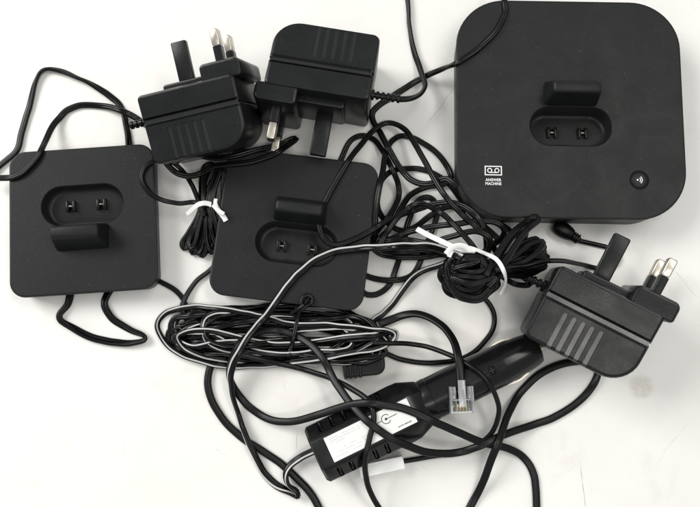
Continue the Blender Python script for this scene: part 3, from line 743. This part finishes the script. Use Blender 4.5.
# --- flat cord with clear modular plug, lying on the barrel
rj = thing('modular_cord', 'flat black telephone cord ending in clear modular plug on the car charger barrel', 'telephone cord')
_, p3 = lay('cord', [(380, 324), (395, 318, 10), (402, 315.5, 20), (417, 314, 30), (432, 319, 30), (445, 328.5, 25), (454, 342, 20), (459, 361, 10), (460.5, 376), (461, 391)], 2.0, 1.0, 'flat', 'cord', parent=rj, wob=0, slope=.5)
zc = p3[-1][2]; q = P(461.3, 399.5, zc)
def shift(bm, q, ang=0):
    bmesh.ops.rotate(bm, verts=bm.verts, cent=(0, 0, 0), matrix=Matrix.Rotation(ang, 3, 'Z')); bmesh.ops.translate(bm, verts=bm.verts, vec=q)
bm = bmesh.new()
for x in (-1, 1): box(bm, *sc(x * 4.9 - .5, x * 4.9 + .5, -6.2, 6.0, -3.2, 3.4), .0002)
box(bm, *sc(-4.4, 4.4, -6.2, -5.2, -3.2, 3.4), .0002); box(bm, *sc(-4.4, 4.4, -5.2, 6, -3.2, -2.3), .0002)
for k in range(5): box(bm, *sc(-2.7 + k * 1.35 - .2, -2.7 + k * 1.35 + .2, -5.2, -.6, -2.3, 3.1))
box(bm, *sc(-4.4, 4.4, -.6, .3, -2.3, 3.2), .0002); box(bm, *sc(-4.4, -2.6, .3, 5.9, -2.3, 3.0), .0003); box(bm, *sc(2.6, 4.4, .3, 5.9, -2.3, 3.0), .0003)
shift(bm, q, R(2)); plug = from_bm('plug_body', bm, 'clear', rj)
bm = bmesh.new(); box(bm, *sc(-1.7, 1.7, -3.5, 8.8, 3.5, 4.4), .0003); shift(bm, q, R(2)); from_bm('latch', bm, 'clear', plug)
for k in range(4):
    x = -2.0 + k * 1.35
    bm = bmesh.new(); box(bm, *sc(x - .2, x + .2, -5.0, -2.0, -2.2, 1.6)); shift(bm, q, R(2)); from_bm('contact', bm, 'gold', plug)

# --- flat cords crossing the car charger
cable('wide flat black cord looping from coil across the car charger label both ways', [(537, 528), (536.5, 507), (534, 477), (525, 459), (509, 449), (485, 443.5), (458, 432), (431, 420.5), (407, 410), (385, 405), (362, 403), (335, 409), (309, 418), (290, 422), (271, 419.5), (252, 409), (238, 394), (230, 377, 30), (231, 360, 50), (238, 344, 50), (255, 333, 20), (275, 330), (297, 336), (312, 346), (322, 358), (335, 381), (352, 405), (371, 424), (396, 441), (426, 452), (455, 453), (481, 445.5), (500, 436.5), (518, 430), (555, 417), (582, 399), (595, 382, 30), (598, 371, 60), (593, 364, 50), (580, 361.5), (562, 364), (540, 374), (521, 392), (508, 415), (500, 438), (491, 461), (482, 485), (470, 508), (460, 528)], 1.85, .95, kind='flat', mat='cord', wob=6, slope=.45, ignore=('ad3',))
# --- coil tied in white beside the base
ck = [(q_ := proj(apt(A3, rA3, -39, -11, 0))), (530, 284), (515, 284), (500, 276)]
for i in range(14):
    rx = [28, 25, 21, 17, 23, 19, 26, 22, 27, 20, 24, 18, 25, 22][i]; ry = rx * random.uniform(.45, .8); cx, cy = 500 - rx - random.uniform(0, 8), 279 + random.uniform(-1, 1) * (27 - rx) * .6; el = R(random.uniform(-35, 35))
    for k in range(1, 8):
        t_ = R(20 - 45 * k); e0, e1 = rx * math.cos(t_), -ry * math.sin(t_)
        ck.append((cx + e0 * math.cos(el) - e1 * math.sin(el), cy + e0 * math.sin(el) + e1 * math.cos(el), random.uniform(-40, 40)))
    an = R([5, 18, 30, -5, 25, 12, 46, 36, 20, 0, 28, 41, 8, 33][i]); ln = [54, 54, 58, 48, 56, 50, 46, 54, 48, 52, 50, 56, 52, 58][i]; ty = 262 + (i * 5 % 14) * 1.3
    for d, o_ in ((.35, 3.5), (.8, 5), (1.0, 0), (.8, -5), (.35, -3.5)):
        ck.append((494 + ln * d * math.cos(an) + o_ * math.sin(an), ty - ln * d * math.sin(an) + o_ * math.cos(an), random.uniform(-30, 30)))
    ck.append((490, ty))
for i, r_ in enumerate((26, 21, 24, 16, 19, 12, 15)):
    cx = 470 + random.uniform(-3, 3); cy = 265 + random.uniform(-2, 3)
    for k in range(8):
        t_ = R(20 - 45 * k)
        e1 = -math.sin(t_); ck.append((cx + r_ * math.cos(t_), cy + e1 * (r_ * 1.35 if e1 > 0 else 7) - r_ * .12 * math.cos(t_) * -1, random.uniform(-30, 30)))
for y_ in (276, 271, 282):
    ck += [(452, y_ - 6, 20), (470, y_ + 2, -20), (496, y_ - 4, 10), (488, y_ + 5)]
cable('black cable wound into round coil held by white strap beside base', ck, 1.4, 1.0, squash=.3, ignore=('base', 'ad3'), z0=apt(A3, rA3, -39, -11, 0).z, wob=20, smooth=6)
cable('black cable stub standing up from white-strapped coil against the base edge', [(486, 276), (495, 260), (509, 237), (523, 224), (535, 216), (538, 219), (528, 228), (516, 244), (504, 264), (498, 274)], 1.6, 1.2, slope=.6)
# --- striped cable running to the car charger
e0 = proj(car.location + Vector((0, 0, 11 * MM)))
cable('black and white striped cable crossing the dock and ending at car charger', [(462, 258), (452, 253), (441, 248.5, 15), (427, 245.5, 15), (404, 245.5, 10), (380, 247, 10), (360, 248, 10), (340, 250, 15), (320, 257, 15), (303, 269, 10), (287, 286, 10), (271, 309, 10), (258, 324, 10), (246, 339, 15), (236, 357, 20), (231, 374, -30), (231.5, 390, -50), (236, 408, -60), (244, 430, -50), (254, 454, -40), (264, 473, -20), (277, 485, 10), (289, 492, 70), (298, 497, 110), (296.5, 490, 110), (288, 484, 80), (285.5, 474, 40), (290, 465, 20), (302, 457, 20), (312, 452, 20), (322, 447, 10)], 1.85, 1.0, stripe=True, wob=6, ignore=('car',), z1=9 * MM, slope=.45)

# --- barrel plug and its lead behind the earth pin
dc = thing('power_plug', 'small black angled power plug at base edge with lead round earth pin', 'power plug')
lay('lead', [(575, 240), (584, 242), (596, 244.5), (607, 247), (617, 252), (619, 259), (612, 266), (600, 268.5), (580, 264), (560, 261), (540, 262), (524, 266), (508, 268), (495, 270)], 1.2, 1.1, 'round', 'cable', parent=dc, wob=0, ignore=('ad3',), slope=1.3, smooth=3)
q0, q1_ = P(557, 226.5, 4.4 * MM), P(580, 240.5, 4.4 * MM)
bm = bmesh.new(); Lp = (q1_ - q0).length / MM
pf = [(-1.8, 1.6), (-1.5, 2.6), (-.6, 3.4), (1.2, 3.9), (4, 4.0), (6.5, 3.6), (8.6, 2.9)]
for i in range(3): pf += [(8.8 + i * 1.2, 1.7), (9.2 + i * 1.2, 2.6), (9.7 + i * 1.2, 2.6), (9.9 + i * 1.2, 1.7)]
pf += [(Lp, 1.3)]
lathe(bm, [(p * MM, r * MM) for p, r in pf], 'x', 20)
shift(bm, q0, math.atan2(q1_.y - q0.y, q1_.x - q0.x)); gr = from_bm('plug_body', bm, 'cord', dc)

# --- ties
tie1 = thing('twist_tie', 'white paper twist tie wound round the folded cable hank', 'twist tie')
lay('band', [(187, 214), (191, 211, 10), (196, 206, -10), (203, 203, 15), (211, 204.5, -15), (218, 210, 10), (223, 216), (226, 221)], 1.25, .35, 'flat', 'paper', parent=tie1, slope=1.2, smooth=2, bump=.05, hcap=14)
lay('tail', [(222, 214, 20), (218, 209, 40), (215, 203, 50), (216, 199, 60)], 1.0, .45, 'flat', 'paper', parent=tie1, slope=1.2, smooth=2, wob=30, lift=.8)
lay('tail', [(213, 205, 20), (219, 211, -20), (224, 214, 40)], 1.0, .45, 'flat', 'paper', parent=tie1, slope=1.2, smooth=2, wob=30, lift=1.2)
tie2 = thing('cable_strap', 'white plastic strap round the coil with long free end over tangle', 'strap')
lay('band', [(449, 257), (452, 251, 10), (460, 247, -10), (472, 248.5, 15), (484, 253), (496, 259), (503.5, 270, 20), (506, 280, 30), (503.5, 288, 40), (500, 294, 40)], 1.0, .4, 'flat', 'white', parent=tie2, slope=.9, smooth=4, wob=5)
lay('free_end', [(417, 229, 5), (428, 235), (442, 241.5), (455, 247.5, 10), (466, 250, 10), (475, 250)], 1.25, .4, 'flat', 'white', parent=tie2, slope=.35, smooth=6, wob=0, lift=1.5)
lay('twist', [(446, 254, 40), (450, 249, -30), (457, 245.5, 50), (464, 246, -20), (470, 250, 30)], 1.2, .4, 'flat', 'paper', parent=tie2, slope=.9, smooth=2, wob=40, lift=1.4)
tie3 = thing('wire_tie', 'black wire tie with twisted eye around the white-striped coil', 'wire tie')
lay('band', [(289, 356), (291, 348), (294, 336), (297, 322), (300, 311), (305, 303), (309, 297)], 1.1, .7, 'flat', 'cable', parent=tie3, slope=1.2, smooth=2, wob=10)
lay('eye', [(302, 308), (301, 301), (304, 296), (309, 295), (313, 299), (311, 304), (306, 306), (301, 310)], .95, .7, 'flat', 'cable', parent=tie3, slope=.8, smooth=2, wob=20)
lay('tail', [(304, 305), (298, 309), (291, 313)], .8, .6, 'flat', 'cable', parent=tie3, slope=.8, smooth=2, wob=20)
